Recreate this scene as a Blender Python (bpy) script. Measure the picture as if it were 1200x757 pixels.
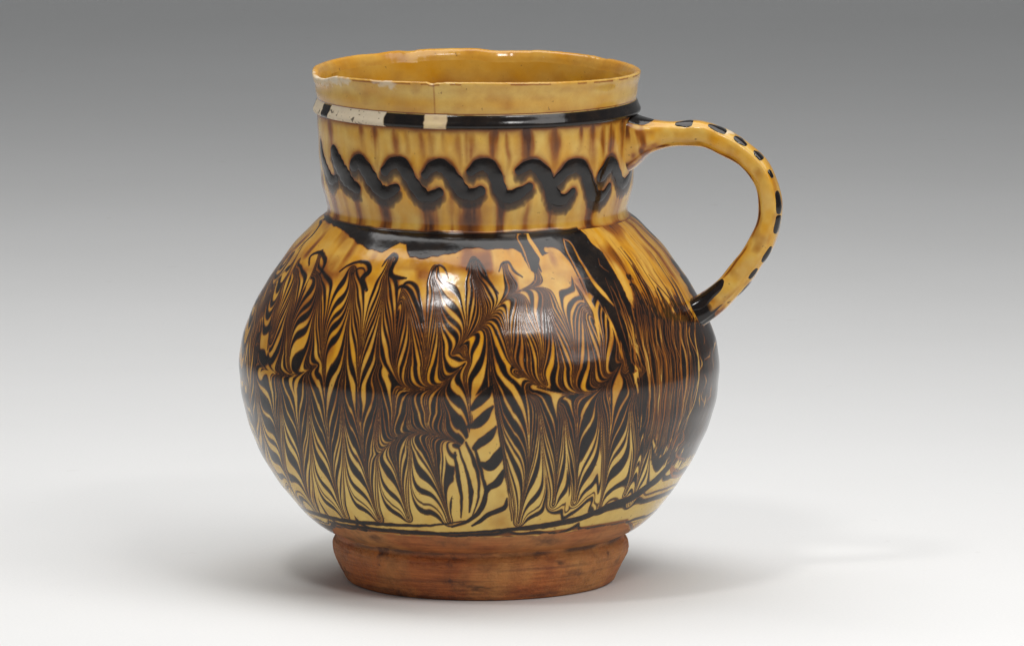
import bpy, bmesh, math, random
import numpy as np
from mathutils import Vector

for o in list(bpy.data.objects):
    bpy.data.objects.remove(o)
SC = bpy.context.scene
COL = SC.collection

# ------------------------------------------------------------------ camera, ambient light, lamps, exposure
cam = bpy.data.cameras.new('camera')
cam.sensor_width = 36.0
cam.lens = 36.0 * 9800.0 / 1200.0
cam.clip_start = 0.05
cam.clip_end = 60
cam_o = bpy.data.objects.new('camera', cam)
cam_o.location = (0.0074, -1.93346541, 0.32693663)
cam_o.rotation_euler = (math.radians(90 - 7.85), 0, 0)
COL.objects.link(cam_o)
SC.camera = cam_o

world = bpy.data.worlds.new('World')
SC.world = world
world.use_nodes = True
bg = world.node_tree.nodes['Background']
bg.inputs[0].default_value = (0.95, 0.975, 1.0, 1)      # the room around the table
bg.inputs[1].default_value = 0.19


def lamp(name, loc, target, sx, sy, power, color=(1, .97, .93)):
    l = bpy.data.lights.new(name, 'AREA')
    l.shape = 'ELLIPSE' if abs(sx - sy) < 1e-6 else 'RECTANGLE'
    l.size = sx; l.size_y = sy; l.energy = power; l.color = color
    o = bpy.data.objects.new(name, l)
    o.location = loc
    o.rotation_euler = (Vector(target) - Vector(loc)).to_track_quat('-Z', 'Y').to_euler()
    COL.objects.link(o)
    return o


lamp('softbox', (0.36, -0.22, 0.72), (0.33, -0.26, 0.0), 1.9, 0.46, 9.3, (1, .99, .98))
lamp('key_lamp', (-0.18, -0.34, 0.64), (0, -0.05, 0.0), 0.085, 0.08, 0.9, (1, .985, .965))
lamp('strip_lamp', (0.26, -0.46, 0.62), (0.03, -0.08, 0.0), 0.15, 0.045, 0.7, (1, .985, .965))

SC.view_settings.view_transform = 'Standard'
SC.view_settings.look = 'None'
SC.view_settings.exposure = 0.0
SC.view_settings.gamma = 1.0
SC.view_settings.use_curve_mapping = False


# ------------------------------------------------------------------ frame, in metres; 1 photo pixel is 0.2 mm at the jug
F_PX = 9800.0
PITCH = math.radians(7.85)
S = 0.0002
CAM_POS = np.array([0.0074, -1.93346541, 0.32693663])
_fwd = np.array([0, math.cos(PITCH), -math.sin(PITCH)])
_up = np.array([0, math.sin(PITCH), math.cos(PITCH)])

# turned profiles (radius, height) in mm
BAND_P = [(37.1, 113.3), (37.25, 113.1), (37.75, 112.0), (38.25, 110.75), (38.2, 110.4), (37.35, 109.95)]
NECK_P = [(37.35, 109.95), (37.2, 108.0), (37.12, 106.16), (37.03, 102.76), (36.65, 96.76), (36.36, 93.56), (35.4, 89.36), (35.0, 87.4), (35.2, 86.4), (35.85, 85.75)]
BODY_P = [(35.85, 85.75), (37.1, 84.85), (39.88, 82.15), (42.96, 78.94), (46.91, 73.62), (50.67, 67.9), (54.36, 60.06),
          (56.01, 53.02), (56.0, 48.6), (55.26, 42.75), (52.96, 35.49), (49.7, 28.83), (45.4, 21.96), (40.9, 16.3),
          (36.9, 13.0), (34.0, 11.6)]
FOOT_P = [(34.0, 11.6), (33.8, 10.7), (34.48, 9.42), (34.68, 7.8), (34.29, 5.98), (33.49, 4.36), (32.2, 2.13), (31.2, 0.4), (30.4, 0.0)]


def spline(pts, n=None, T=None):
    """smooth curve through pts by arc length; returns (coords at n even steps, arc lengths)"""
    p = np.array(pts, float)
    t = np.concatenate([[0], np.cumsum(np.linalg.norm(np.diff(p, axis=0), axis=1))])
    if T is None:
        T = np.linspace(0, t[-1], n)
    m = np.gradient(p, t, axis=0)
    i = np.clip(np.searchsorted(t, T) - 1, 0, len(t) - 2)
    h = (t[i + 1] - t[i])[:, None]
    u = ((T - t[i])[:, None]) / h
    return ((2*u**3-3*u**2+1)*p[i] + (u**3-2*u**2+u)*h*m[i] + (-2*u**3+3*u**2)*p[i+1] + (u**3-u**2)*h*m[i+1]), T


def lean(z):            # the potter's jug leans a little to the left
    return -0.0065 * z


def project(x, y, z):   # photo pixel of a point in the place
    dx, dy, dz = x - CAM_POS[0], y - CAM_POS[1], z - CAM_POS[2]
    d = dy * _fwd[1] + dz * _fwd[2]
    return 600 + F_PX * dx / d, 378.5 - F_PX * (dy * _up[1] + dz * _up[2]) / d, d


class Surf:
    """surface of revolution with decoration coordinates a = angle*R0, b = arc length, both in 0.2 mm units"""
    def __init__(self, prof, R0=280.0):
        self.R0 = R0
        self.c, self.t = spline(prof, 600)
        self.len = self.t[-1] / 0.2

    def rz(self, b):
        t = np.clip(np.asarray(b, float) * 0.2, 0, self.t[-1])
        return np.interp(t, self.t, self.c[:, 0]) * 1e-3, np.interp(t, self.t, self.c[:, 1]) * 1e-3

    def xyz(self, a, b, off=0.0):
        r, z = self.rz(b)
        th = np.asarray(a) / self.R0
        return (r + off) * np.sin(th) + lean(z), -(r + off) * np.cos(th), z

    def dom(self, px, py):
        """(a, b) on the front of the surface for a place read off the photograph"""
        px = np.atleast_1d(np.asarray(px, float)); py = np.atleast_1d(np.asarray(py, float))
        bb = np.linspace(0, self.len, 300)
        th = np.zeros_like(px)
        b = np.zeros_like(px)
        for it in range(14):
            # b from py on the meridian th
            r, z = self.rz(bb)
            X = r[None] * np.sin(th)[:, None] + lean(z)[None]
            Y = -r[None] * np.cos(th)[:, None]
            qx, qy, d = project(X, Y, np.broadcast_to(z, X.shape))
            for k in range(len(px)):
                q = qy[k]                     # only the stretch that faces the viewer
                if q[20] > q[0]:
                    m = int(np.argmax(q)) + 1
                    b[k] = np.interp(py[k], q[:m], bb[:m])
                else:
                    m = int(np.argmin(q)) + 1
                    b[k] = np.interp(py[k], q[:m][::-1], bb[:m][::-1])
            r1, z1 = self.rz(b)
            x1, y1, dd = project(lean(z1), 0 * z1 - r1 * np.cos(th), z1)
            s = np.clip((px - x1) / (F_PX * r1 / dd), -0.999, 0.999)
            th = 0.3 * th + 0.7 * np.arcsin(s)
        return th * self.R0, b


def seg_dist(A, B, pts, widths=None):
    """distance from each (A,B) to polyline pts; with widths: signed (distance - half width)"""
    P = np.stack([A.ravel(), B.ravel()], -1)
    best = np.full(len(P), 1e9)
    for k in range(len(pts) - 1):
        p, q = np.array(pts[k]), np.array(pts[k + 1])
        e = q - p
        u = np.clip(((P - p) @ e) / max(e @ e, 1e-9), 0, 1)
        d = np.hypot(P[:, 0] - p[0] - u * e[0], P[:, 1] - p[1] - u * e[1])
        if widths is not None:
            d = d - (widths[k] * (1 - u) + widths[k + 1] * u)
        best = np.minimum(best, d)
    return best.reshape(A.shape)


def local_dist(A, B, pts, widths, reach=14.0):
    """seg_dist only near the line"""
    pts = np.array(pts)
    m = ((A > pts[:, 0].min() - reach - 20) & (A < pts[:, 0].max() + reach + 20) &
         (B > pts[:, 1].min() - reach - 20) & (B < pts[:, 1].max() + reach + 20))
    out = np.full(A.shape, 50.0)
    if m.any():
        out[m] = seg_dist(A[m], B[m], pts, widths)
    return out


def in_poly(A, B, poly):
    poly = np.array(poly)
    inside = np.zeros(A.shape, bool)
    n = len(poly)
    for i in range(n):
        x0, y0 = poly[i]; x1, y1 = poly[(i + 1) % n]
        if y0 == y1:
            continue
        c = ((y0 > B) != (y1 > B)) & (A < (x1 - x0) * (B - y0) / (y1 - y0) + x0)
        inside ^= c
    return inside


def smooth_line(pts, n):
    return spline(pts, n)[0]


def vnoise(x, y, seed, per=None):
    """smooth value noise in [-1,1]"""
    rng = np.random.RandomState(seed)
    G = rng.rand(64, 64) * 2 - 1
    xi = np.floor(x).astype(int); yi = np.floor(y).astype(int)
    fx = x - xi; fy = y - yi
    fx = fx * fx * (3 - 2 * fx); fy = fy * fy * (3 - 2 * fy)
    g = lambda i, j: G[i % 64, j % 64]
    return (g(xi, yi) * (1-fx) * (1-fy) + g(xi+1, yi) * fx * (1-fy) + g(xi, yi+1) * (1-fx) * fy + g(xi+1, yi+1) * fx * fy)


# ------------------------------------------------------------------ combed slip on the belly
UP = [  # drags towards the shoulder: (path read off the photograph, reach)
 ([(345,600),(308,500),(300,430),(318,340),(345,295)], 19),
 ([(362,605),(332,500),(328,440),(340,350),(354,300)], 19),
 ([(385,608),(364,500),(362,440),(370,350),(376,296)], 20),
 ([(415,608),(403,500),(402,440),(410,360),(414,316)], 21),
 ([(450,608),(443,500),(442,440),(446,370),(460,300)], 21),
 ([(485,612),(480,500),(478,440),(481,400),(474,336)], 19),
 ([(522,545),(522,500),(520,440),(515,390),(513,312)], 20),
 ([(602,610),(593,550),(578,460),(572,400),(562,350),(556,304)], 27),
 ([(640,600),(636,540),(630,470),(616,400),(604,350),(592,306)], 20),
 ([(668,590),(663,520),(660,450),(653,400),(632,330),(612,266)], 20),
 ([(703,585),(704,500),(698,440),(690,400),(676,330),(663,285)], 21),
 ([(735,570),(738,500),(735,440),(722,390),(705,330),(697,300)], 20),
]
DOWN1 = [
 ([(345,310),(322,380),(315,425)], 17),
 ([(365,320),(342,380),(338,432)], 17),
 ([(393,330),(380,390),(378,435)], 18),
 ([(432,330),(424,400),(421,470)], 19),
 ([(468,330),(463,400),(466,452)], 18),
 ([(497,330),(499,400),(502,455)], 18),
 ([(541,330),(545,380),(545,440)], 17),
 ([(578,330),(597,400),(602,436)], 18),
 ([(612,345),(634,400),(640,452)], 18),
 ([(645,340),(672,405),(677,459)], 18),
 ([(680,345),(706,400),(710,448)], 18),
 ([(705,340),(730,380),(733,428)], 17),
]
DOWN2 = [
 ([(318,440),(325,500),(355,592)], 16),
 ([(345,440),(350,500),(372,600)], 17),
 ([(381,440),(386,520),(405,606)], 17),
 ([(420,450),(426,530),(445,608)], 18),
 ([(462,450),(462,520),(480,608)], 17),
 ([(500,460),(506,530),(527,610)], 21),
 ([(548,440),(551,490),(554,522)], 12),
 ([(612,450),(620,540),(608,612)], 19),
 ([(652,462),(653,520),(650,592)], 16),
 ([(676,462),(676,520),(674,590)], 16),
 ([(715,450),(712,540),(703,595)], 17),
 ([(745,460),(745,540),(732,582)], 15),
]
RIGHT = [
 ([(722,330),(760,440),(752,540),(738,590)], 10),
 ([(755,570),(764,500),(766,430),(742,340)], 10),
 ([(752,335),(786,420),(790,480),(785,540)], 9),
 ([(776,560),(790,500),(788,430),(760,345)], 9),
 ([(782,355),(812,420),(812,470),(802,510)], 9),
 ([(795,545),(806,480),(806,430),(776,352)], 9),
 ([(305,560),(286,460),(290,400),(316,325)], 10),
 ([(322,320),(296,400),(294,470),(318,545)], 10),
 ([(300,440),(306,370),(330,310),(362,274)], 9),
 ([(316,430),(322,360),(342,310),(369,272)], 9),
 ([(352,290),(318,340),(304,400),(306,440)], 8),
 ([(292,470),(294,390),(318,320),(352,283)], 8),
]
SIDE = [
 ([(448,425),(475,455),(515,452),(545,425)], 6),
 ([(300,425),(320,436),(345,440),(372,428)], 5),
 ([(596,425),(640,455),(700,457),(728,425)], 6),
 ([(650,332),(600,345),(560,385),(530,415)], 6),
 ([(440,535),(480,507),(535,518),(560,536)], 5),
]


def stroke_list(sf):
    out = []
    for lst in (UP, DOWN1, DOWN2, RIGHT, SIDE):
        for s, L in lst:
            a, b = sf.dom([p[0] for p in s], [p[1] for p in s])
            p = np.stack([a, b], -1)
            if lst is SIDE:
                out.append((p, float(L)))
            else:                       # each wire goes over twice: once wide, once fine
                out.append((p, L * .70)); out.append((p, 6.0))
    rng = random.Random(11)
    k = 105.0                       # the side turned away is combed the same way
    while k < 255:
        a = math.radians(k) * 280
        out.append((np.array([(a, 400), (a + rng.uniform(-8, 8), 230), (a, rng.uniform(45, 90))]), 20.0))
        out.append((np.array([(a + 20, 90), (a + 20, rng.uniform(200, 235))]), 18.0))
        out.append((np.array([(a + 20, 240), (a + 20, rng.uniform(380, 410))]), 17.0))
        k += rng.uniform(7, 9.5)
    return out


def comb(A, B, strokes, step=2.0):
    """carry every place back through the drags to where its slip was first poured"""
    A = A.copy(); B = B.copy()
    shape = A.shape
    for pts, L in reversed(strokes):
        n = max(4, int(np.linalg.norm(np.diff(pts, axis=0), axis=1).sum() / step))
        path, _ = spline(pts, n + 1)
        R = L * 4.5
        lo = path.min(0) - R; hi = path.max(0) + R
        m = np.nonzero(((A > lo[0]) & (A < hi[0]) & (B > lo[1]) & (B < hi[1])).ravel())[0]
        a = A.ravel()[m]; b = B.ravel()[m]
        order = np.argsort(b)
        m = m[order]; a = a[order]; b = b[order]
        for k in range(n, 0, -1):
            cx, cy = path[k]
            dx, dy = path[k] - path[k - 1]
            dl = math.hypot(dx, dy); tx, ty = dx / dl, dy / dl
            q = np.nonzero((np.abs(b - cy) < R) & (np.abs(a - cx) < R))[0]
            if not len(q):
                continue
            u = a[q] - cx; v = b[q] - cy
            xp = u * tx + v * ty; yp = -u * ty + v * tx
            r = np.sqrt(u * u + v * v + 3.5)
            e = np.exp(-r / L) * dl
            vx = e * (1 - yp * yp / (L * r)); vy = e * xp * yp / (L * r)
            a[q] -= vx * tx - vy * ty
            b[q] -= vx * ty + vy * tx
        A.ravel()[m] = a; B.ravel()[m] = b
    return A, B


def stripe(A, B):
    """poured slip before combing: +1 cream, -1 black"""
    # here and there the slip was poured in slanting ribbons
    B = B + 1.3 * (A - 142) * np.exp(-((A - 142) / 19) ** 8) * np.exp(-((B - 325) / 60) ** 4)
    b = B + 5 * vnoise(A / 60, B / 70, 3) + 2.0 * vnoise(A / 22, B / 30, 4)
    edges = np.array(STRIPES)
    i = np.searchsorted(edges, b)
    e0 = np.where(i > 0, edges[np.clip(i - 1, 0, len(edges) - 1)], -1e3)
    e1 = np.where(i < len(edges), edges[np.clip(i, 0, len(edges) - 1)], 1e3)
    d = np.minimum(b - e0, e1 - b)
    return np.where(i % 2 == 1, 1.0, -1.0) * d      # first interval is black


_rng = random.Random(8)
STRIPES = [-30.0, 71.0]
while STRIPES[-1] < 480:
    t = STRIPES[-1]
    if t < 315:
        bw, cw = _rng.choice([6, 9, 12, 17]), _rng.choice([6, 9, 12, 17])
    elif t < 388:
        bw, cw = _rng.choice([6, 7, 9]), _rng.choice([18, 22, 26])
    else:
        bw, cw = _rng.choice([4, 6, 7]), _rng.choice([2, 3, 5])
    STRIPES.append(t + bw)
    if cw > 11 and _rng.random() < .35:          # a hair of dark slip caught inside a wide cream band
        k = cw * _rng.uniform(.3, .7)
        STRIPES += [t + bw + k, t + bw + k + 1.7]
    STRIPES.append(t + bw + cw)


# ------------------------------------------------------------------ slip that ran over the combing, read off the photograph
BLACK_SHOULDER = [(378,257),(388,262),(400,268),(410,276),(418,284),(432,292),(447,296),(458,290),(468,284),(476,286),(479,302),
 (496,303),(520,299),(534,297),(545,291),(560,290),(572,293),(588,291),(602,291),(611,297),(620,314),(628,320),(632,301),(645,296),(655,299),
 (667,316),(678,332),(700,352),(716,378),(729,404),(737,436),(743,438),(745,404),(743,375),(737,354),(725,330),(715,313),(705,295),
 (692,284),(681,271)]
AMBER_RUN = [(681,269),(692,283),(705,294),(715,312),(725,329),(737,352),(741,346),(733,322),(738,320),(750,350),(757,346),(768,356),(780,352),
 (788,362),(797,358),(806,370),(815,372),(818,365),(810,345),(800,330),(790,311),(780,294),(770,280),(757,265)]
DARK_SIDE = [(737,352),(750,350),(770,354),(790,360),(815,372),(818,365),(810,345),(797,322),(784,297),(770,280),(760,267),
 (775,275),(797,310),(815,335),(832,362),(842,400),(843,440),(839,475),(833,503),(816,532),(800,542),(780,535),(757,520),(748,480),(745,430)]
RUN_LINES = [
 ([(362,311),(364,300),(371,296),(379,299),(381,309),(375,321)], [1.2,2,2.4,2.6,3,1.5], 0),
 ([(398,318),(408,311),(421,307),(431,309),(433,317),(425,325),(430,340)], [1,1.4,2,2.8,3.6,3.6,2], 0),
 ([(448,312),(455,302),(462,298),(465,302),(459,314),(457,321),(463,325),(476,326)], [1,1.6,2.2,2.6,2.8,3.2,2.6,1], 0),
 ([(464,344),(467,337),(475,336),(482,343),(489,358),(494,377)], [1.2,1.8,2.3,2,2.8,1.2], 0),
 ([(505,327),(508,316),(514,311),(521,315),(525,326)], [.5,.9,1.2,1.0,.6], 0),
 ([(547,316),(551,307),(558,304),(565,312),(573,331),(584,344)], [.8,1.4,1.6,1.4,2,.8], 0),
 ([(585,318),(589,309),(595,307),(602,317),(612,325)], [.8,1.2,1.5,1.5,.8], 0),
 ([(412,322),(418,316),(426,315),(428,320)], [.6,.9,1.1,.6], 0),
 ([(553,322),(556,312),(560,312),(564,324)], [.5,.7,.7,.5], 0),
 ([(345,590),(372,602),(400,609),(450,614),(510,615),(545,610)], [1.5,3,3.5,3,2.2,.8], 0),
 ([(385,611),(420,617),(470,622),(520,624.5),(575,622)], [1.5,2.4,2.4,1.8,.8], 0),
 ([(608,270),(606,278),(612,290),(620,312),(626,330)], [1.2,1.6,1.4,1,.6], 1),
 ([(606,272),(612,265),(618,268),(619,278),(628,292),(640,312),(652,330)], [1,1.5,4,4,3,2.2,1], 1),
 ([(612,272),(616,282),(624,300),(634,318)], [2,2.2,2.5,1], 0),
 ([(660,281),(663,292),(672,310),(683,332),(690,350)], [1.4,1.5,1.8,2,1], 1),
 ([(660,281),(665,282),(680,306),(697,332),(712,350),(719,358)], [1.2,1.6,2,3,4,1], 1),
 ([(640,293),(652,295),(664,308),(674,326),(686,346)], [4,5,5,4.5,2], 1),
 ([(652,322),(668,321),(680,326),(692,326)], [.6,.8,.8,.4], 1),
 ([(700,303),(703,311),(712,318)], [.5,.7,.4], 1),
 ([(690,352),(697,366),(700,384),(703,405)], [3,3.5,2,.6], 1),
 ([(708,360),(716,378),(724,400),(728,420)], [.5,1.6,1.6,.6], 1),
 ([(470,625),(540,624.5),(600,620),(650,614),(690,604),(715,592),(735,586),(758,571),(785,545)], [.8,1.4,1.6,2.5,4.5,5,5,7,7], 0),
 ([(376,258),(373,266),(367,274),(358,283),(350,292)], [1.5,2,3,2.5,1.5], 0),
 ([(535,272),(539,279),(541,286)], [.5,.9,.5], 0),
 ([(740,310),(752,330),(760,345)], [.5,1.2,.8], 0),
 ([(760,322),(775,340),(786,352)], [.4,.9,.9], 0),
 ([(786,325),(798,345),(804,358)], [.5,1.5,2], 0),
]
LEAF_BED = [(551,468),(553,490),(548,512),(538,524),(533,545),(531,575),(529,600),(532,616),(570,620),(598,617),(601,606),(596,575),(590,535),(584,500),(578,462),(570,455)]
LEAVES = [
 ([(553,479),(560,472),(568,464),(576,453)], [2.5,5,5.5,1.5], 0),
 ([(548,500),(556,498),(566,490),(577,476)], [2,5.5,5,1.2], 0),
 ([(556,525),(563,519),(572,513),(581,500)], [3,5.5,5,1.2], 0),
 ([(564,543),(572,546),(581,538),(587,524)], [2.5,7.5,6.5,1.2], 0),
 ([(570,576),(573,571),(581,567),(587,559),(590,550)], [3,4,5,4,1], 0),
 ([(571,570),(568,585),(561,600),(547,611),(530,617)], [2,3.5,3,2.5,1.5], 0),
 ([(553,616),(562,611),(572,603),(584,598),(591,595),(594,584)], [1.2,3,3.5,4,3.5,1], 0),
 ([(533,530),(537,560),(541,585),(540,606)], [1.2,2.6,2,.8], 0),
 ([(538,525),(546,550),(552,575),(550,600)], [1,1.6,3.2,1.0], 0),
 ([(546,518),(555,540),(561,560),(560,585),(553,606)], [1,2.6,1.6,1.2,.6], 0),
 ([(556,524),(562,545),(566,560),(570,574)], [1.2,2.2,1.6,2.5], 0),
 ([(575,440),(581,480),(587,520),(593,562),(597,590),(600,610)], [.8,.9,1.0,1.0,.9,.6], 0),
 ([(579,450),(584,485),(590,523),(596,565),(600,592),(602,608)], [.6,.8,.8,.8,.7,.4], 0),
 ([(592,560),(595,580),(597,600)], [.5,.8,.6], 1),
]


def _side_lines():
    rng = random.Random(4)
    out = []
    for i in range(40):
        t = -.16 + 1.16 * (i + rng.uniform(-.4, .4)) / 39
        x0 = 738 + 75 * t; y0 = 350 + 20 * t - rng.uniform(0, 9)
        x1 = 752 + 66 * t; x2 = 756 + 58 * t; x3 = 752 + 48 * t
        y3 = (505 + 25 * math.sin(max(0, t) * 3) if t > .02 else 440) + rng.uniform(-14, 8)
        w = rng.choice([.35, .45, .5, .6, .75, 1.0, 1.5])
        j = lambda: rng.uniform(-3, 3)
        if t < .02:
            y0 += rng.uniform(-25, 30); x0 += -8 + (y0 - 350) * .35; w = min(w, .8)
        out.append(([(x0, y0), (x1 - 6 + j(), max(395, y0 + 30)), (x1 + j(), 425), (x2 + j() * .6, 470 if t > .02 else 435), (x3, y3)],
                    [w*.6, w, w*rng.uniform(.7, 1.7), w*rng.uniform(.6, 1.3), .3], 1, rng.choice([0, .15, .4, .55, .7])))
    for i in range(16):             # black runs reaching up into the amber
        t = rng.uniform(0, 1)
        x0 = 742 + 72 * t; y0 = 352 + 20 * t
        k = rng.uniform(14, 75)
        out.append(([(x0 - k * .55, y0 - k), (x0 - k * .22, y0 - k * .5), (x0, y0), (x0 + 5, y0 + 14)], [.25, .6, rng.uniform(.6, 1.6), 1.0], 0))
    for i in range(5):
        t = rng.uniform(.3, 1)
        x = 752 + 50 * t; y = 512 + rng.uniform(-8, 32)
        out.append(([(x, y), (x + rng.uniform(-8, 3), y + 10), (x + rng.uniform(-16, 8), y + 21)], [.6, rng.uniform(1, 2.4), .5], rng.choice([0, 1, 1]), .55))
    for i in range(11):
        x = rng.uniform(818, 839); y = rng.uniform(385, 462)
        out.append(([(x, y), (x + rng.uniform(-3, 4), y + 9), (x + rng.uniform(-6, 3), y + 17)], [.5, rng.uniform(.9, 1.9), .5], 1))
    out.append(([(700,352),(716,380),(727,410),(733,432)], [.4,.8,1.0,.4], 1))
    out.append(([(716,335),(728,362),(737,395),(740,425)], [.4,.7,.8,.4], 1))
    out.append(([(725,345),(738,375),(744,410),(744,450)], [.5,1.0,1.2,.5], 1))
    return out


def belly_fields(sf, A, B):
    """ink (0 black .. 1 clear slip), tone (0 pale .. 1 amber) and stain of the belly"""
    SA, SB = comb(A, B, stroke_list(sf))
    acc = 0
    n = 4                                   # average the stripes over each mesh cell, where they are drawn thin
    for i in range(n):
        for j in range(n):
            u = (i + .5) / n - .5; v = (j + .5) / n - .5
            def sh(M):
                dx = np.roll(M, -1, 1) if u > 0 else np.roll(M, 1, 1)
                dx = np.where(np.abs(dx - M) > 200, M, dx)
                Mx = M * (1 - abs(u)) + dx * abs(u)
                dy = np.vstack([M[1:], M[-1:]]) if v > 0 else np.vstack([M[:1], M[:-1]])
                return Mx + (dy - M) * abs(v)
            acc = acc + np.clip(stripe(sh(SA), sh(SB)) / 2.4 + .5, 0, 1)
    ink = (acc / (n * n)) ** 1.6
    px2 = lambda pts: list(zip(*[c.tolist() for c in sf.dom([p[0] for p in pts], [p[1] for p in pts])]))
    wob = lambda k, s: vnoise(A / 9 + k, B / 9, s) * 2.2 + vnoise(A / 3.3 + k, B / 3.3, s + 1) * .7
    front = np.abs(A) < 285 * math.pi / 2
    wobA = wob(0, 21); wobB = wob(9, 31)
    Aw = A + .6 * wobA; Bw = B + .6 * wobB
    # whole turn: black run under the neck, uneven lower edge where the photograph does not look
    away = (A > 280 * 1.25) | (A < -280 * 1.66)
    ink = np.where(away & (B < 36 + 12 * vnoise(A / 30, B * 0, 8)), 0, ink)
    tone_hi = np.zeros(A.shape)
    clean = np.clip((A - 22 + 6 * wobB) / 14, 0, 1) * np.clip((B - 396) / 3, 0, 1) * front
    ink = ink * (1 - clean) + clean
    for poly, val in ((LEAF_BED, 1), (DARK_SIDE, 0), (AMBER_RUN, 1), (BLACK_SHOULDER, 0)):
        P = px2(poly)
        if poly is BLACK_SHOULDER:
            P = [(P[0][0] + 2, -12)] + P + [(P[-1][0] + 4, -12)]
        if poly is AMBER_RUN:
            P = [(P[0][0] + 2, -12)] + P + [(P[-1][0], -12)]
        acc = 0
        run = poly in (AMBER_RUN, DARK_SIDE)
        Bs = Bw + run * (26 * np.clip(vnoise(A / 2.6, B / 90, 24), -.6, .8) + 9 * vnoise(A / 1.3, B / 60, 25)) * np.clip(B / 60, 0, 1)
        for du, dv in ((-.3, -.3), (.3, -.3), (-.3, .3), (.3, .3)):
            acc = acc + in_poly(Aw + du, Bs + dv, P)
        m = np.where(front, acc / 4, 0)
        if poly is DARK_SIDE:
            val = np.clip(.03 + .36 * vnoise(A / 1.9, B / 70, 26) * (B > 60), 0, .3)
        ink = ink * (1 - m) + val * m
        if poly is AMBER_RUN:
            tone_hi = m
    line_stain = np.zeros(A.shape)
    for pts, w, val, *ls in LEAVES + RUN_LINES + _side_lines():
        P = smooth_line(px2(pts), 24)
        W = np.interp(np.linspace(0, 1, 24), np.linspace(0, 1, len(w)), w)
        d = local_dist(A + .25 * wobA, B + .25 * wobB, P, W)
        m = np.clip(.5 - d / 1.1, 0, 1)
        ink = ink * (1 - m) + val * m
        if ls:
            line_stain = np.where(d < 1.5, ls[0], line_stain)
    # iron of the black slip bleeds into what lies close beside it
    blur = ink
    for _ in range(3):
        blur = (np.roll(blur, 2, 1) + blur + np.roll(blur, -2, 1)) / 3
        blur = (np.vstack([blur[:2], blur[:-2]]) + blur + np.vstack([blur[2:], blur[-2:]])) / 3
    # the glaze is honey coloured above, paler low down and in patches
    low = np.clip((B - 175 + 35 * vnoise(A / 70, B / 60, 12)) / 110, 0, 1)
    tone = .80 - .74 * low + .22 * vnoise(A / 26, B / 34, 13) + .14 * vnoise(A / 8, B / 11, 14)
    pale = np.exp(-((A - 10) / 75) ** 2 - ((B - 92) / 30) ** 2)
    tone = tone - .45 * pale
    tone = tone * (1 - tone_hi) + tone_hi * (.72 + .25 * vnoise(A / 9, B / 30, 15))
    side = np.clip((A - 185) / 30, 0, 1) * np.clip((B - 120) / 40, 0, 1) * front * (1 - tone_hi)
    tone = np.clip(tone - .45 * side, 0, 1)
    stain = np.clip(.30 * (1 - np.abs(2 * ink - 1)) + .28 * np.clip(vnoise(A / 30, B / 22, 16) - .25, 0, 1)
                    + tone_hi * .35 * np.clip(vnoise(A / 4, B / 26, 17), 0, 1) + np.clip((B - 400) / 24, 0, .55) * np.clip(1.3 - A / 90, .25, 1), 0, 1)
    stain = stain + np.clip(.82 - blur, 0, .65) * (1.05 - .5 * low)
    stain = np.maximum(stain, line_stain)
    band = np.exp(-((B - 62) / 16) ** 2) * np.clip(.5 + vnoise(A / 20, B / 12, 18), 0, 1) * front
    patch = np.clip(vnoise(A / 17, B / 40, 23) - .15, 0, 1) * np.clip(1.25 - B / 230, 0, 1)
    stain = np.clip(stain + .95 * patch + .42 * band * (1 - tone_hi), 0, 1)
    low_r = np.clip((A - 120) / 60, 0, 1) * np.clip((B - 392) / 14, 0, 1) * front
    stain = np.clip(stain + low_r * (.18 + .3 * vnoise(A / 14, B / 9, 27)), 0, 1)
    # the glaze stops short of the foot in front: bare clay below that line
    ga, gb = sf.dom([394, 430, 480, 560, 640, 700, 733], [617, 622, 626, 628.5, 625, 617, 611])
    line = np.interp(A, np.concatenate([[ga[0] - 130], ga, [ga[-1] + 130]]), np.concatenate([[sf.len + 6], gb, [sf.len + 6]]))
    clay = np.clip((B - line + 1.6 * vnoise(A / 13, B * 0, 28) + .8 * vnoise(A / 4, B / 5, 29)) / 1.6, 0, 1)
    stain = np.clip(stain + .8 * np.exp(-((B - line + 2.5) / 2.5) ** 2), 0, 1)
    return ink, np.clip(tone + .5 * low_r, 0, 1), stain, clay


# ------------------------------------------------------------------ mesh helpers
def mesh_grid(name, P, closed_u=False, attrs=None, smooth=True):
    """P: (nv, nu, 3) points, rows along v; quads, optionally closed round u; point attributes by name"""
    nv, nu = P.shape[:2]
    me = bpy.data.meshes.new(name)
    me.vertices.add(nv * nu)
    me.vertices.foreach_set('co', np.ascontiguousarray(P, np.float32).ravel())
    cu = nu if closed_u else nu - 1
    I = np.arange(nv * nu).reshape(nv, nu)
    J = np.roll(I, -1, 1)
    f = np.stack([I[1:, :cu], J[1:, :cu], J[:-1, :cu], I[:-1, :cu]], -1).reshape(-1, 4)
    me.loops.add(f.size)
    me.loops.foreach_set('vertex_index', f.ravel().astype(np.int32))
    me.polygons.add(len(f))
    me.polygons.foreach_set('loop_start', np.arange(0, f.size, 4, dtype=np.int32))
    me.polygons.foreach_set('loop_total', np.full(len(f), 4, np.int32))
    me.polygons.foreach_set('use_smooth', np.full(len(f), smooth))
    me.update(calc_edges=True)
    for k, v in (attrs or {}).items():
        at = me.attributes.new(k, 'FLOAT', 'POINT')
        at.data.foreach_set('value', np.ascontiguousarray(v, np.float32).ravel())
    return me


def link(name, me, mat, parent=None):
    me.name = name
    o = bpy.data.objects.new(name, me)
    COL.objects.link(o)
    me.materials.append(mat)
    if parent:
        o.parent = parent
    return o


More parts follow.
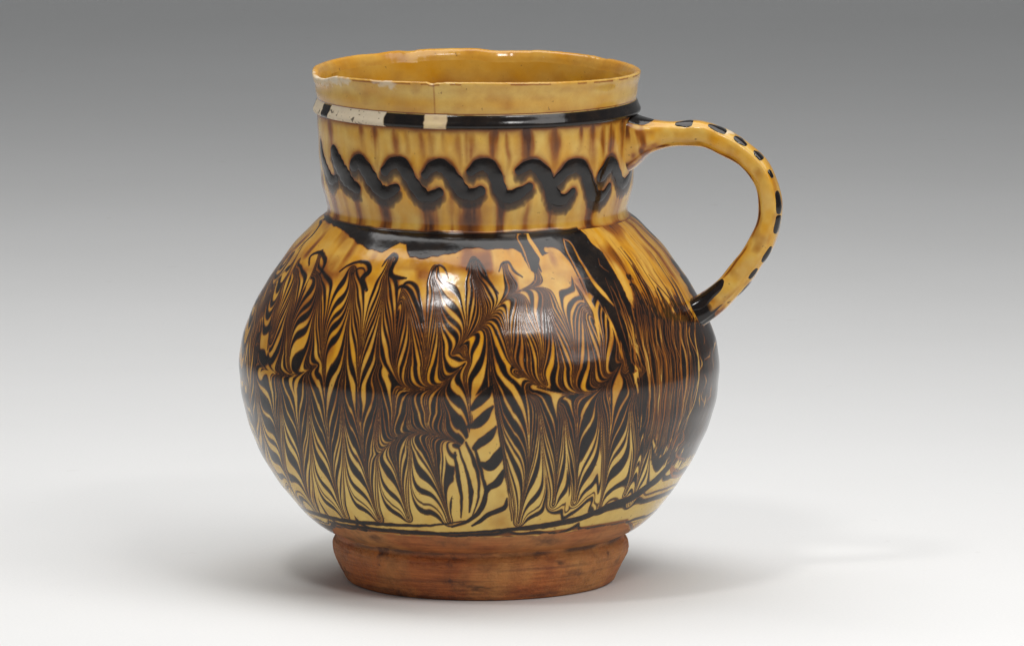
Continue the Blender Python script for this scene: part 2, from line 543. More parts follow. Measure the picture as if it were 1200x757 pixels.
# ------------------------------------------------------------------ materials
class NT:
    def __init__(self, name):
        self.m = bpy.data.materials.new(name)
        self.m.use_nodes = True
        self.t = self.m.node_tree
        self.b = self.t.nodes['Principled BSDF']

    def n(self, kind, **kw):
        x = self.t.nodes.new(kind)
        for k, v in kw.items():
            setattr(x, k, v)
        return x

    def l(self, a, b):
        self.t.links.new(a, b)

    def val(self, s, v):
        if hasattr(v, 'is_linked') or hasattr(v, 'links'):
            self.l(v, s)
        else:
            s.default_value = v

    def mix(self, f, a, b):
        x = self.n('ShaderNodeMix', data_type='RGBA')
        self.val(x.inputs['Factor'], f)
        for s, v in ((x.inputs[6], a), (x.inputs[7], b)):
            if isinstance(v, tuple):
                s.default_value = (*v, 1)
            else:
                self.l(v, s)
        return x.outputs[2]

    def math(self, op, a, b=0.0, clamp=False):
        x = self.n('ShaderNodeMath', operation=op, use_clamp=clamp)
        self.val(x.inputs[0], a); self.val(x.inputs[1], b)
        return x.outputs[0]

    def attr(self, name):
        return self.n('ShaderNodeAttribute', attribute_name=name).outputs['Fac']

    def noise(self, scale, detail=3, rough=.55, vec=None):
        x = self.n('ShaderNodeTexNoise')
        x.inputs['Scale'].default_value = scale
        x.inputs['Detail'].default_value = detail
        x.inputs['Roughness'].default_value = rough
        if vec is not None:
            self.l(vec, x.inputs['Vector'])
        return x.outputs['Fac']

    def coords(self, scale=(1, 1, 1)):
        c = self.n('ShaderNodeTexCoord').outputs['Object']
        m = self.n('ShaderNodeMapping')
        m.inputs['Scale'].default_value = scale
        self.l(c, m.inputs['Vector'])
        return m.outputs['Vector']

    def ramp(self, f, lo, hi):
        x = self.n('ShaderNodeMapRange')
        self.l(f, x.inputs[0])
        x.inputs[1].default_value = lo; x.inputs[2].default_value = hi
        return x.outputs[0]

    def bump(self, h, strength, dist):
        x = self.n('ShaderNodeBump')
        x.inputs['Strength'].default_value = strength
        x.inputs['Distance'].default_value = dist
        self.l(h, x.inputs['Height'])
        self.l(x.outputs[0], self.b.inputs['Normal'])


PALE = (0.69, 0.475, 0.125)
AMBER = (0.60, 0.27, 0.008)
RUST = (0.30, 0.095, 0.010)
BROWN = (0.075, 0.021, 0.006)
BLACK = (0.0070, 0.0048, 0.0042)
BARE = (0.72, 0.62, 0.47)


def glaze_material():
    """lead glaze over cream and black slip; the four fields come from the pot's own decoration"""
    k = NT('slip_glaze')
    v = k.coords()
    ink, tone, stain, bare = k.attr('ink'), k.attr('tone'), k.attr('stain'), k.attr('bare')
    t = k.math('ADD', tone, k.math('MULTIPLY', k.math('SUBTRACT', k.noise(160, 4, .6, v), .5), .55), True)
    c = k.mix(t, PALE, AMBER)
    s = k.math('ADD', stain, k.math('MULTIPLY', k.math('SUBTRACT', k.noise(420, 4, .65, v), .5), .30), True)
    c = k.mix(k.ramp(s, 0, .55), c, RUST)
    c = k.mix(k.ramp(s, .5, 1.0), c, BROWN)
    speck = k.ramp(k.noise(900, 2, .5, v), .70, .76)
    c = k.mix(k.math('MULTIPLY', speck, .55), c, (.10, .04, .012))
    # thin slip shows brown where it feathers out to nothing
    edge = k.math('MULTIPLY', k.math('MULTIPLY', ink, k.math('SUBTRACT', 1.0, ink)), 2.2, True)
    c = k.mix(edge, c, (.14, .042, .009))
    blk = k.mix(k.ramp(k.noise(300, 4, .6, v), .45, .75), BLACK, (.022, .013, .008))
    c = k.mix(ink, blk, c)
    c = k.mix(bare, c, k.mix(k.noise(500, 3, .6, v), (.60, .50, .36), BARE))
    clay = k.attr('clay')
    ringv = k.coords((60, 60, 1400))
    cc = k.mix(k.ramp(k.noise(1, 4, .7, ringv), .35, .62), (.25, .068, .018), (.44, .145, .040))
    cc = k.mix(k.ramp(k.noise(55, 4, .6, v), .42, .72), cc, (.46, .21, .065))
    cc = k.mix(k.math('MULTIPLY', k.ramp(k.noise(260, 5, .7, v), .45, .7), .6), cc, (.13, .042, .016))
    cc = k.mix(k.ramp(k.noise(110, 5, .65, v), .55, .72), cc, (.07, .028, .018))
    c = k.mix(clay, c, cc)
    k.l(c, k.b.inputs['Base Color'])
    r = k.math('ADD', .10, k.math('MULTIPLY', k.ramp(k.noise(90, 5, .65, v), .35, .8), .13))
    r = k.math('ADD', r, k.math('MULTIPLY', bare, .5), True)
    r = k.math('ADD', r, k.math('MULTIPLY', clay, .45), True)
    k.l(r, k.b.inputs['Roughness'])
    k.b.inputs['IOR'].default_value = 1.46
    h = k.math('ADD', k.noise(110, 3, .5, v), k.math('MULTIPLY', ink, -.07))
    h = k.math('ADD', h, k.math('MULTIPLY', k.noise(700, 2, .5, v), .12))
    pit = k.ramp(k.noise(1300, 2, .5, v), .72, .78)
    h = k.math('SUBTRACT', h, k.math('MULTIPLY', pit, .35))
    k.bump(h, .24, .0006)
    return k.m


def black_slip_material():
    k = NT('black_slip')
    v = k.coords()
    c = k.mix(k.ramp(k.noise(350, 4, .6, v), .5, .8), (.0065, .0045, .004), (.020, .011, .007))
    k.l(c, k.b.inputs['Base Color'])
    k.l(k.math('ADD', .05, k.math('MULTIPLY', k.noise(200, 4, .6, v), .16)), k.b.inputs['Roughness'])
    k.b.inputs['IOR'].default_value = 1.5
    k.bump(k.noise(500, 3, .5, v), .16, .0004)
    return k.m


def clay_material():
    k = NT('red_clay')
    v = k.coords((1, 1, 1)); ring = k.coords((60, 60, 1400)); band = k.coords((35, 35, 420))
    c = k.mix(k.ramp(k.noise(1, 4, .7, ring), .35, .62), (.31, .076, .018), (.55, .168, .040))
    c = k.mix(k.ramp(k.noise(55, 4, .6, v), .42, .72), c, (.57, .26, .075))
    c = k.mix(k.math('MULTIPLY', k.ramp(k.noise(1, 5, .65, band), .54, .72), .7), c, (.085, .034, .020))
    c = k.mix(k.math('MULTIPLY', k.ramp(k.noise(260, 5, .7, v), .45, .7), .5), c, (.16, .05, .018))
    c = k.mix(k.ramp(k.noise(130, 5, .65, v), .60, .72), c, (.06, .028, .022))
    st = k.attr('stain')
    c = k.mix(st, c, (.045, .022, .016))
    k.l(c, k.b.inputs['Base Color'])
    k.l(k.math('ADD', .5, k.math('MULTIPLY', k.noise(80, 3, .6, v), .3)), k.b.inputs['Roughness'])
    grit = k.ramp(k.noise(1600, 2, .5, v), .3, .75)
    h = k.math('ADD', k.math('MULTIPLY', k.noise(1, 3, .6, ring), .6), k.math('ADD', k.math('MULTIPLY', k.noise(420, 4, .65, v), .9), k.math('MULTIPLY', grit, .35)))
    k.bump(h, .75, .0006)
    return k.m


def paper_material():
    k = NT('backdrop_paper')
    v = k.coords()
    c = k.mix(k.ramp(k.noise(6, 4, .6, v), .35, .7), (.80, .80, .793), (.82, .82, .815))
    c = k.mix(k.math('MULTIPLY', k.ramp(k.noise(1500, 2, .6, v), .3, .7), .09), c, (.45, .45, .45))
    fleck = k.ramp(k.noise(120, 2, .5, v), .735, .76)
    c = k.mix(k.math('MULTIPLY', fleck, .10), c, (.5, .47, .43))
    k.l(c, k.b.inputs['Base Color'])
    k.b.inputs['Roughness'].default_value = .62
    k.b.inputs['Specular IOR Level'].default_value = .25
    k.bump(k.noise(900, 3, .6, v), .15, .0003)
    return k.m


GLAZE = glaze_material(); SLIP = black_slip_material(); CLAY = clay_material(); PAPER = paper_material()

# ------------------------------------------------------------------ backdrop: one sheet, flat under the jug and swept up far behind
prof = [(-2.6, 0.0), (1.3, 0.0)] + [(1.3 + 0.9 * math.sin(t), 0.9 - 0.9 * math.cos(t)) for t in np.linspace(.05, math.pi / 2, 26)] + [(2.2, 2.4)]
xs = np.linspace(-2.2, 2.2, 5)
P = np.array([[(x, y, z) for x in xs] for y, z in prof])
me = mesh_grid('backdrop', P[::-1])
bd = link('backdrop', me, PAPER)
bd['kind'] = 'structure'

# ------------------------------------------------------------------ the jug
jug = bpy.data.objects.new('jug', None)
jug.empty_display_size = .05
COL.objects.link(jug)
jug['label'] = 'round bellied slipware jug with combed black and cream feathering, wavy neck trail and loop handle'
jug['category'] = 'jug'


def theta_grid(nf, nb, lim=105):
    f = np.radians(np.linspace(-lim, lim, nf))
    b = np.radians(np.linspace(lim, 360 - lim, nb + 2)[1:-1])
    return np.concatenate([f, b])           # closed round; runs past pi on the far side


def wrap(th):
    return (th + math.pi) % (2 * math.pi) - math.pi


def turn(sf, th, b, off):
    A, B = np.meshgrid(th * sf.R0, b)
    x, y, z = sf.xyz(A, B, off)
    return np.stack([x, y, z], -1)


def wob(th, z, amp=1.0):
    """the hand-thrown wall is not a perfect round"""
    t = th
    return amp * 1e-3 * (.16 * np.sin(2 * t + .7) * (z / .12) + .10 * np.sin(3 * t + 2 + z * 40) + .05 * np.sin(7 * t + z * 90) + .06 * np.sin(z * 900 + .5 * np.sin(t)))


def rot_part(name, sf, th, nb, attr_fn, mat, amp=1.0, zmod=None, extra=None):
    b = np.linspace(0, sf.len, nb)
    A, B = np.meshgrid(th * sf.R0, b)
    _, zz = sf.rz(B)
    off = wob(np.meshgrid(th, b)[0], zz, amp)
    if extra is not None:
        off = off + extra(wrap(np.meshgrid(th, b)[0]), B)
    P = turn(sf, th, b, off)
    if zmod is not None:
        P[..., 2] += zmod(np.meshgrid(wrap(th), b)[0], B)
    at = attr_fn(sf, np.meshgrid(wrap(th), b)[0] * sf.R0, B)
    return link(name, mesh_grid(name, P, True, at), mat, jug)


# belly
belly = Surf(BODY_P, 280.0)
th = theta_grid(1500, 330)
def belly_attr(sf, A, B):
    ink, tone, stain, clay = belly_fields(sf, A, B)
    return dict(ink=ink, tone=tone, stain=stain, bare=np.zeros(A.shape), clay=clay)
def belly_bulge(TH, B):
    return .0008 * np.clip(-np.sin(TH), 0, 1) ** 2 * np.exp(-((B - 325) / 55) ** 2)
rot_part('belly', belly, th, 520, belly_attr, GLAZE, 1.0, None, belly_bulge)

# neck with its brown runs; WAVES are the black trails laid on it
neck = Surf(NECK_P, 184.0)
WAVES = [
 ([(375.5,168),(378,184),(383,202),(388,212),(394,209)], [5,8,10,9,5]),
 ([(391,179),(396,192),(404,207),(412,217),(418,221)], [10,13,13,11,7]),
 ([(414,194),(419,187),(428,198),(438,216),(449,228),(463,221)], [8,11,11,10,9,6.5]),
 ([(450,201),(459,190),(471,192),(478,205),(488,222),(500,233),(514,226)], [6,8.5,9.5,8.5,8.5,8.5,6.5]),
 ([(498,205),(507,194),(520,194),(532,209),(542,225),(552,229),(563,224)], [5.5,8,9,8.5,9,9,6.5]),
 ([(552,201),(562,192),(574,194),(581,206),(586,224),(594,232),(606,228),(620,219)], [6,8.5,9.5,8,8,9,8,5.5]),
 ([(608,200),(622,191),(634,198),(643,213),(649,232),(659,236),(671,224)], [5.5,8.5,9.5,9,10,9,4.5]),
 ([(652,212),(668,194),(681,194),(688,208),(695,230),(705,231),(714,218)], [7,9,9.5,8.5,10,9,4.5]),
 ([(704,206),(717,189),(722,201),(729,217),(736,212),(741,199)], [9,11,9,8,7,4]),
]
def neck_attr(sf, A, B):
    ink = np.ones(A.shape); bare = np.zeros(A.shape)
    L = sf.len
    st = np.zeros(A.shape)
    up = [(372,5,.7),(393,4,.5),(428,5,.5),(443,5,.55),(466,6,.5),(478,4,.4),(495,5,.4),(508,7,.35),(523,4,.3),(540,5,.35),(551,7,.55),(577,7,.85),(594,4,.45),(616,9,.8),(648,8,.75),(676,4,.5),(690,5,.55),(703,4,.55),(712,5,.7),(724,5,.6)]
    dn = [(390,5,.7),(418,6,.9),(448,8,.85),(500,13,.8),(551,15,.75),(586,6,.95),(647,7,.95),(692,8,.9),(725,6,.7),(378,4,.6),(405,3,.4),(528,5,.35),(618,6,.35)]
    wx = 5 * vnoise(A / 20, B / 18, 41)
    for lst, up_side in ((up, 1), (dn, 0)):
        for x, w, s in lst:
            a, b = sf.dom([x, x], [175, 250])
            ac = (a[0] + a[1]) / 2
            wa = w * 184 / max(60, 184 * math.cos(ac / 184)) * .85
            rag = np.clip(.95 + .35 * vnoise(B / 26, A * 0 + x, 43) + .25 * vnoise(A / 3, B / 30, 57), .35, 1.3)
            g = np.exp(-((A + wx * .5 - ac) / wa) ** 2) * rag
            fall = np.clip(1.15 - B / (L * .52), 0, 1) ** .8 if up_side else np.clip((B - L * .50) / 14, 0, 1) * np.clip(1.55 - B / L * .75, 0, 1)
            st = np.maximum(st, min(1, s * 1.2) * g * fall)
    for pts, w in WAVES:
        a, b = sf.dom([p[0] for p in pts], [p[1] for p in pts])
        Pl = smooth_line(list(zip(a, b)), 20)
        W = np.interp(np.linspace(0, 1, 20), np.linspace(0, 1, len(w)), w)
        d = local_dist(A, B, Pl, W * .8, 26)
        st = np.maximum(st, .95 * np.exp(-np.clip(d, 0, 99) / 3.2))
        dd = local_dist(A, B - 7, Pl, W * .75, 26)          # the slip has run a little below each trail
        ink = np.minimum(ink, np.clip((dd + 1 + 2 * vnoise(A / 4, B / 6, 45)) / 6, .12, 1))
    # far side: the same trail goes on
    far = np.abs(A) > 184 * 1.5
    st = np.where(far, .55 * np.clip(vnoise(A / 9, B / 80, 46) + .2, 0, 1), st)
    ink = np.where(far & (np.abs(B - L * .52 - 16 * np.sin(A / 11)) < 9), 0, ink)
    top = np.exp(-B / 3.5)
    st = np.clip(np.maximum(st, .85 * top) + .10 * vnoise(A / 14, B / 30, 47), 0, 1)
    bot = np.exp(-(L - B) / 3.0)
    st = np.clip(st + .7 * bot, 0, 1)
    # black run of the shoulder laps over the foot of the neck
    a0, _ = sf.dom([384, 676], [246, 250])
    lap = (A > a0[0]) & (A < a0[1])
    ink = np.where(lap, np.minimum(ink, np.clip((L - B - 2 - 1.5 * vnoise(A / 16, B * 0, 48)) / 2.5, 0, 1)), ink)
    tone = np.clip(.52 + .3 * vnoise(A / 15, B / 40, 49) + .15 * vnoise(A / 5, B / 12, 50), 0, 1)
    return dict(ink=ink, tone=tone, stain=st, bare=bare)
thn = theta_grid(1000, 260)
neck_o = rot_part('neck', neck, thn, 130, neck_attr, GLAZE)

# raised band under the rim
band = Surf(BAND_P, 192.0)
def band_attr(sf, A, B):
    xs = [(-999,363.5,0),(363.5,367,0),(367,380,1),(380,388,0),(388,453,1),(453,496,0),(496,523,1),(523,760,0)]
    ink = np.zeros(A.shape); bare = np.zeros(A.shape)
    j = A + 2.0 * vnoise(B / 8, A / 30, 51) + .7 * vnoise(B / 3.5, A / 8, 52)
    for x0, x1, v in xs[1:]:
        a, _ = sf.dom([x0, x1], [122, 122])
        m = np.clip((j - a[0]) / 1.5, 0, 1) * np.clip((a[1] - j) / 1.5, 0, 1)
        if v:
            ink = np.maximum(ink, m)
            hole = np.clip(vnoise(A / 2.6, B / 2.2, 53) * 4 - 1.9 + .10 * (B - 12) + .8 * vnoise(A / 14, B / 9, 58), 0, 1) * (x0 in (388, 367))
            ink = ink * (1 - hole * m)
            bare = np.maximum(bare, m * (.95 if x0 < 490 else .55) * np.clip(1.2 - hole, 0, 1))
    st = .85 * np.clip((B - sf.len * .80 + 2 * vnoise(A / 9, B * 0, 55)) / 3, 0, 1) + .5 * np.clip(vnoise(A / 6, B / 4, 54), 0, 1)
    ink = np.maximum(ink, np.clip((1.3 - B) / 1.0, 0, 1))
    return dict(ink=ink, tone=np.full(A.shape, .15), stain=np.clip(st, 0, 1) * (1 - bare * .6), bare=bare)
rot_part('slip_band', band, thn, 40, band_attr, GLAZE)

# rim: outer wall, worn lip with chips
RIM_FULL = [(37.1, 113.3), (37.4, 114.54), (37.79, 117.73), (38.22, 119.7), (38.25, 120.1), (38.0, 120.36), (37.5, 120.40), (36.9, 120.15), (36.4, 119.4), (35.9, 117.8)]
rim = Surf(RIM_FULL, 192.0)
_c = np.array(RIM_FULL)
def _lip(TH):
    """height of the lip round the pot: it dips at the sides and is chipped"""
    z = .45 * np.cos(2 * TH) - .18 * np.sin(TH) + .04 * np.sin(5 * TH + 1)
    ch = 0
    for deg, w, d in ((-78, 11, 1.3), (-66, 5, .5), (-15.5, 1.2, .28), (-13.5, 2.2, .16), (-36, 3, .10), (172, 6, .55), (163, 4, .30), (-155, 3, .25), (-140, 5, .2), (128, 3, .2)):
        x = np.degrees(wrap(TH - math.radians(deg)))
        ch = ch + d * np.exp(-(np.abs(x) / w) ** 3)
    z = z - ch - .05 * np.abs(vnoise(TH * 30, TH * 0 + 3, 61)) - .025 * vnoise(TH * 80, TH * 0 + 8, 62)
    return z * 1e-3, ch
def rim_z(TH, B):
    z, ch = _lip(TH)
    k = np.clip(B / rim.len * 1.9, 0, 1)
    return z * k ** 1.5
def rim_attr(sf, A, B):
    TH = A / sf.R0
    _, ch = _lip(TH)
    lip = np.exp(-((B - 35) / 3.6) ** 2)
    bare = np.clip(lip * np.clip((ch - .2) * 2.2, 0, 1) * (.6 + .6 * vnoise(A / 3, B / 2, 68)), 0, 1) * .95
    for x, y, rx, ry, s in ((372,83,8,8,1.),(379,88,9,8,1.),(390,93,11,6,.95),(402,95,7,4,.8),(450,99,10,4,.7),(458,102,5,4,.7),(440,97,6,2.5,.5)):
        a, b = sf.dom([x], [y])
        d = np.hypot((A - a[0]) / (rx * 192 / max(70, 192 * math.cos(a[0] / 192))) , (B - b[0]) / ry) + .5 * vnoise(A / 4, B / 3, 63)
        bare = np.maximum(bare, s * np.clip(1.4 - d, 0, 1))
    tone = np.clip(.32 + .34 * vnoise(A / 34, B / 12, 64) + .22 * np.clip((20 - B) / 20, 0, 1), 0, 1)
    tone = np.where(B > 37, .72 + .2 * vnoise(np.abs(A) / 26, B / 9, 67), tone)
    st = .10 + .16 * np.clip(vnoise(A / 18, B / 9, 65), 0, 1) + .5 * np.exp(-((B - 33.5) / .8) ** 2) * (vnoise(A / 12, B * 0, 66) > -.2)
    a, b = sf.dom([509, 509], [97, 128])
    st = st + .30 * np.exp(-((A - a[0]) / 1.0) ** 2)
    st = np.clip(st + .8 * np.clip((1.8 - B) / 1.5, 0, 1), 0, 1)
    return dict(ink=np.ones(A.shape), tone=np.clip(tone, 0, 1), stain=st, bare=bare)
rot_part('rim', rim, thn, 64, rim_attr, GLAZE, 1.0, rim_z)

# inside of the pot, from the lip down to its floor
INNER_P = [(35.9, 117.8), (35.0, 112), (34.2, 106), (33.4, 98), (32.4, 90), (33.5, 84), (40, 78), (47, 68), (51.5, 55), (51.5, 46), (46, 30), (34, 15), (18, 9), (0.05, 8)]
inner = Surf(INNER_P, 180.0)
def inner_z(TH, B):
    z, ch = _lip(TH)
    return z * np.clip(1 - B / 40, 0, 1)
def inner_attr(sf, A, B):
    A = np.abs(A)
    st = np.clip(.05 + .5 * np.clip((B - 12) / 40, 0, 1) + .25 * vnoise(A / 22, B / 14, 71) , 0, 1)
    tone = np.clip(.80 + .2 * vnoise(A / 30, B / 20, 72), 0, 1)
    return dict(ink=np.ones(A.shape), tone=tone, stain=st, bare=np.zeros(A.shape))
rot_part('lining', inner, theta_grid(360, 200), 120, inner_attr, GLAZE, 1.0, inner_z)

# foot, bare clay
FOOT_FULL = FOOT_P + [(29.6, .15), (28.6, 1.0), (27.5, 2.2), (14, 2.6), (0.05, 2.6)]
foot = Surf(FOOT_FULL, 170.0)
def foot_attr(sf, A, B):
    st = .9 * np.exp(-((B - 2) / 4) ** 2) * np.clip(.55 + vnoise(A / 24, B / 3, 81), 0, 1)
    for x, y, rx, ry, s in ((556,690,20,5,.85),(548,649,45,3.5,.55),(600,650,40,3,.4),(657,659,6,4,.75),(470,644,25,3,.45),(675,672,12,6,.45),(520,652,60,2,.4),(450,690,40,4,.4),(640,696,30,3,.5),(505,699,60,2.5,.6),(725,655,8,5,.45)):
        a, b = sf.dom([x], [y])
        d = np.hypot((A - a[0]) / rx, (B - b[0]) / ry) + .7 * vnoise(A / 10, B / 3, 82) + .4 * vnoise(A / 4, B / 2, 83)
        st = np.maximum(st, s * np.clip(1.25 - d, 0, 1))
    return dict(stain=np.clip(st, 0, 1))
def foot_rough(TH, B):
    A = TH * 170
    g = 0
    for b0, w, d in ((5, 1.6, .9), (17, .9, .55), (22, .8, .8), (26, .6, .4), (34, .8, .3), (47, .7, .35)):
        bb = B + 2.2 * vnoise(A / 70, A * 0 + b0, 84)
        g = g - d * np.exp(-((bb - b0) / w) ** 2) * np.clip(.6 + .8 * vnoise(A / 40, A * 0 + b0, 85), 0, 1)
    g = g + .55 * vnoise(A / 26, B / 12, 86) + .3 * vnoise(A / 7, B / 3, 87)
    a, b = foot.dom([657], [659])
    g = g - 1.6 * np.exp(-((A - a[0]) / 4) ** 2 - ((B - b[0]) / 3) ** 2)
    return g * .0002 * (B < 62)
rot_part('foot', foot, theta_grid(700, 200), 110, foot_attr, CLAY, 1.3, None, foot_rough)

# ------------------------------------------------------------------ handle: a pulled strap bent from band to belly
PSI = math.radians(12)                      # it stands a little towards the viewer of exactly sideways
HC = [((728,164),40,40),((741,163),34,35),((751,160.5),25,28),((763,158.5),18,21),((780,157),15,17.5),((797,157),14.3,17),((818,156.5),14.6,17),((841,162.5),14.5,17),((863,174.5),13.8,17),((883,190.5),13,16.5),
      ((897,211),12.8,16.5),((903.5,233),13,16.5),((902,257),13.5,16.5),((894,281),14.2,17),((880.5,305),14.8,17),((864,325.5),15,17.5),((848,342),15.2,18.5),((835,354.5),15.5,19.5),((824,362),17,23),((808,372),20,28)]
def _hpoint(px, py):
    """place on the strap's own upright plane seen at this pixel of the photograph"""
    z = .06
    for _ in range(30):
        X = lean(z); dx = 0.2e-3 * (px - 600); 
        r = .05
        for _ in range(12):
            x = lean(z) + r * math.cos(PSI); y = -r * math.sin(PSI)
            qx, qy, d = project(x, y, z)
            r += (px - qx) * d / F_PX / math.cos(PSI)
            z += (qy - py) * d / F_PX
    return r, z
_hc = np.array([_hpoint(*p) for p, h, w in HC])
_ex = np.array([(h * .0002, w * .0002) for p, h, w in HC])
NH = 150
_full, _ = spline(np.hstack([_hc, _ex]), NH)
for _ in range(25):                         # clay bends evenly
    _full[1:-1] = .5 * _full[1:-1] + .25 * (_full[:-2] + _full[2:])
def handle_at(u, phi, off=0.0):
    """u 0..1 along the strap, phi round its section (0 = outer face, pi = inner face)"""
    u = np.asarray(u, float); phi = np.asarray(phi, float)
    q = u * (NH - 1)
    g = lambda k: np.interp(q, np.arange(NH), _full[:, k])
    r, z, h, w = g(0), g(1), g(2), g(3)
    T = np.gradient(_full[:, :2], axis=0)
    tr = np.interp(q, np.arange(NH), T[:, 0]); tz = np.interp(q, np.arange(NH), T[:, 1])
    n = np.hypot(tr, tz); tr, tz = tr / n, tz / n
    nr, nz = -tz, tr                        # outward: left of travel for a strap that goes out and down
    c, s = np.cos(phi), np.sin(phi)
    e = 2 / 2.9
    hh = np.sign(c) * np.abs(c) ** e; ww = np.sign(s) * np.abs(s) ** e
    wobble = 1 + .035 * np.sin(u * 31 + phi) + .025 * np.sin(u * 57 + 2 * phi)
    # two shallow finger grooves along the outer face
    groove = 1 - .10 * np.exp(-((np.abs(phi) - .75) / .22) ** 2)
    H = h * hh * wobble * groove + off * c; W = w * ww * wobble + off * s
    R = r + nr * H; Z = z + nz * H
    x = lean(Z) + R * math.cos(PSI) + W * math.sin(PSI)
    y = -R * math.sin(PSI) + W * math.cos(PSI)
    return np.stack([x, y, Z], -1)
U, PH = np.meshgrid(np.linspace(0, 1, 420), np.linspace(-math.pi, math.pi, 121)[:-1], indexing='ij')
Ph = handle_at(U, PH)
sst = .34 * np.clip(vnoise(U * 30, PH * 2, 91), 0, 1) + .85 * np.exp(-((np.abs(PH) - 2.3) / .14) ** 2) * np.clip(.55 + vnoise(U * 26, PH * 0, 92), 0, 1)
sst = sst + .75 * np.clip((.145 - U) / .05, 0, 1) * np.clip(.3 + vnoise(U * 60, PH * 3, 93), 0, 1) + .9 * np.clip((U - .88) / .05, 0, 1) * np.clip(.45 + vnoise(U * 70, PH * 3, 94), 0, 1)
# dark slip line running down the far edge of the outer face, and the dark ends
hink = 1 - np.clip((U - .895 + .03 * vnoise(U * 50, PH * 2.5, 98) + .02 * np.cos(PH)) / .02, 0, 1) * (np.cos(PH) * .9 + vnoise(U * 20, PH * 2, 99) < .75)
hb = np.zeros(U.shape)
for u0, p0, ru, rp in ((.335, .05, .013, .5),):
    d = np.hypot((U - u0) / ru, (PH - p0) / rp) + .5 * vnoise(U * 150, PH * 5, 97)
    hb = np.maximum(hb, np.clip(1.4 - d, 0, 1) * .8)
htone = np.clip(.62 + .3 * vnoise(U * 22, PH * 1.4, 95) + .15 * vnoise(U * 70, PH * 4, 96), 0, 1)
handle = link('handle', mesh_grid('handle', Ph[:, ::-1], True, dict(ink=hink, tone=htone, stain=np.clip(sst, 0, 1), bare=hb)), GLAZE, jug)


def h_u(px, py):
    """u of the strap nearest this pixel of the photograph"""
    us = np.linspace(0, 1, 500)
    p = handle_at(us, us * 0)
    qx, qy, _ = project(p[:, 0], p[:, 1], p[:, 2])
    return us[np.argmin(np.hypot(qx - px, qy - py))]


def slip_blob(name, point, ul, pc, pw, hgt, parent, nu=14, nv=12, seed=0):
    """low pillow of slip laid on a surface; point(u, v, off) with u in ul, v = pc +- pw"""
    rng = np.random.RandomState(seed)
    t = np.linspace(-1, 1, nu); s = np.linspace(-1, 1, nv)
    Tm, Sm = np.meshgrid(t, s, indexing='ij')
    # round the patch: squeeze rows towards the ends
    half = np.sqrt(np.clip(1 - np.abs(Tm) ** 2.6, 0, 1)) * (1 + .18 * rng.randn() * Tm + .08 * np.sin(Tm * 5 + seed))
    Um = ul[0] + (ul[1] - ul[0]) * (Tm + 1) / 2
    Vm = pc + pw * Sm * half
    dome = np.clip(1 - np.abs(Tm) ** 3, 0, 1) * np.clip(1 - np.abs(Sm) ** 3, 0, 1)
    P = point(Um, Vm, -.00012 + hgt * dome ** .6)
    return link(name, mesh_grid(name, P[:, ::-1]), SLIP, parent)


# dashes along the strap (photo place, half length px, centre and half width round the section)
DASH = [((803,143),11,.42,.62),((843,149),11,.40,.55),((870,163),9,.40,.48),((890,181),7,.32,.45),((905,203),5,.5,.26),
        ((916,236),13,.45,.50),((914,262),11,.42,.52),((900,297),11,.42,.40),((886,321),8,.55,.34),((872,338),13,-.15,.55)]
handle_len = np.linalg.norm(np.diff(_full[:, :2], axis=0), axis=1).sum() / .0002
for k, ((x, y), hl, pc, pw) in enumerate(DASH):
    u = h_u(x, y)
    slip_blob('slip_dash', lambda a, b, o: handle_at(a, b, o), (u - hl / handle_len, u + hl / handle_len), -pc, pw, .00028, handle, seed=k)
# the black splashes at the two roots
uu = h_u(842, 356)
slip_blob('slip_splash', lambda a, b, o: handle_at(a, b, o), (uu - .075, uu + .09), -2.15, .62, .0003, handle, 20, 14, 31)
slip_blob('slip_splash', lambda a, b, o: handle_at(a, b, o), (.012, .135), -.1, .85, .0003, handle, 20, 14, 32)

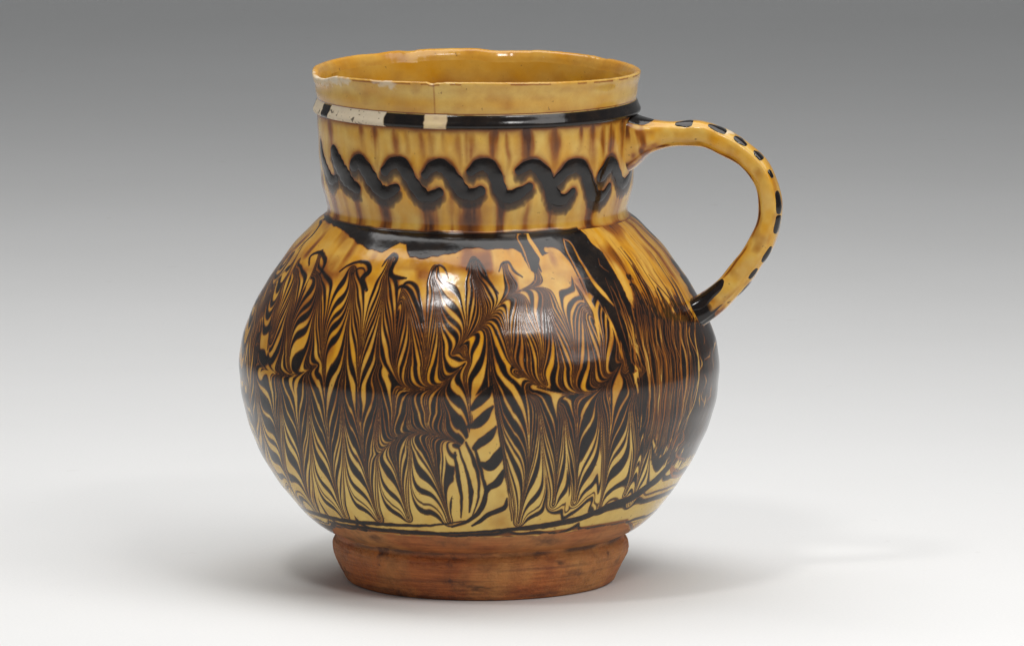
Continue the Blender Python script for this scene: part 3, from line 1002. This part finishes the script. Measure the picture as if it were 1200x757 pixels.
# ------------------------------------------------------------------ raised wavy trails on the neck
def soften(p, times=3):
    p = np.array(p, float)
    for _ in range(times):
        q = np.empty((2 * len(p), p.shape[1]))
        q[0] = p[0]; q[-1] = p[-1]
        q[1:-1:2] = .75 * p[:-1] + .25 * p[1:]
        q[2:-1:2] = .25 * p[:-1] + .75 * p[1:]
        p = q
    return p


def trail(pts, wd, k):
    q = soften([(*p, w * 0.97) for p, w in zip(pts, wd)])
    pts, wd = q[:, :2], q[:, 2]
    a, b = neck.dom(pts[:, 0], pts[:, 1])
    n = 46; m = 15
    L = smooth_line(list(zip(a, b)), n)
    T = np.gradient(L, axis=0); T /= np.linalg.norm(T, axis=1)[:, None]
    # extend by round ends
    W = np.interp(np.linspace(0, 1, n), np.linspace(0, 1, len(wd)), wd)
    cap = np.linspace(0, 1, 7)[:-1]
    ang = (1 - cap) * math.pi / 2
    head = np.array([L[0] - T[0] * W[0] * math.sin(q) for q in ang]); hw = W[0] * np.cos(ang)
    tail = np.array([L[-1] + T[-1] * W[-1] * math.sin(q) for q in ang[::-1]]); tw = W[-1] * np.cos(ang[::-1])
    L = np.vstack([head, L, tail]); W = np.concatenate([hw, W, tw])
    T = np.vstack([np.repeat(T[:1], 6, 0), T, np.repeat(T[-1:], 6, 0)])
    N = np.stack([-T[:, 1], T[:, 0]], -1)
    s = np.linspace(-1, 1, m)
    ragged = 1 + .07 * np.sin(np.arange(len(L)) * .9 + k) + .05 * np.sin(np.arange(len(L)) * .37 + 2 * k)
    AA = L[:, None, 0] + N[:, None, 0] * (W * ragged)[:, None] * s[None]
    BB = L[:, None, 1] + N[:, None, 1] * (W * ragged)[:, None] * s[None]
    prof = np.sqrt(np.clip(1 - s ** 2, 0, 1))[None] * np.clip(W / 8, .15, 1)[:, None]
    _, zz = neck.rz(BB)
    off = wob(AA / neck.R0, zz) - .00006 + .00022 * prof
    x, y, z = neck.xyz(AA, BB, off)
    return link('slip_wave', mesh_grid('slip_wave', np.stack([x, y, z], -1)), SLIP, neck_o)
for k, (pts, wd) in enumerate(WAVES):
    trail(pts, wd, k)
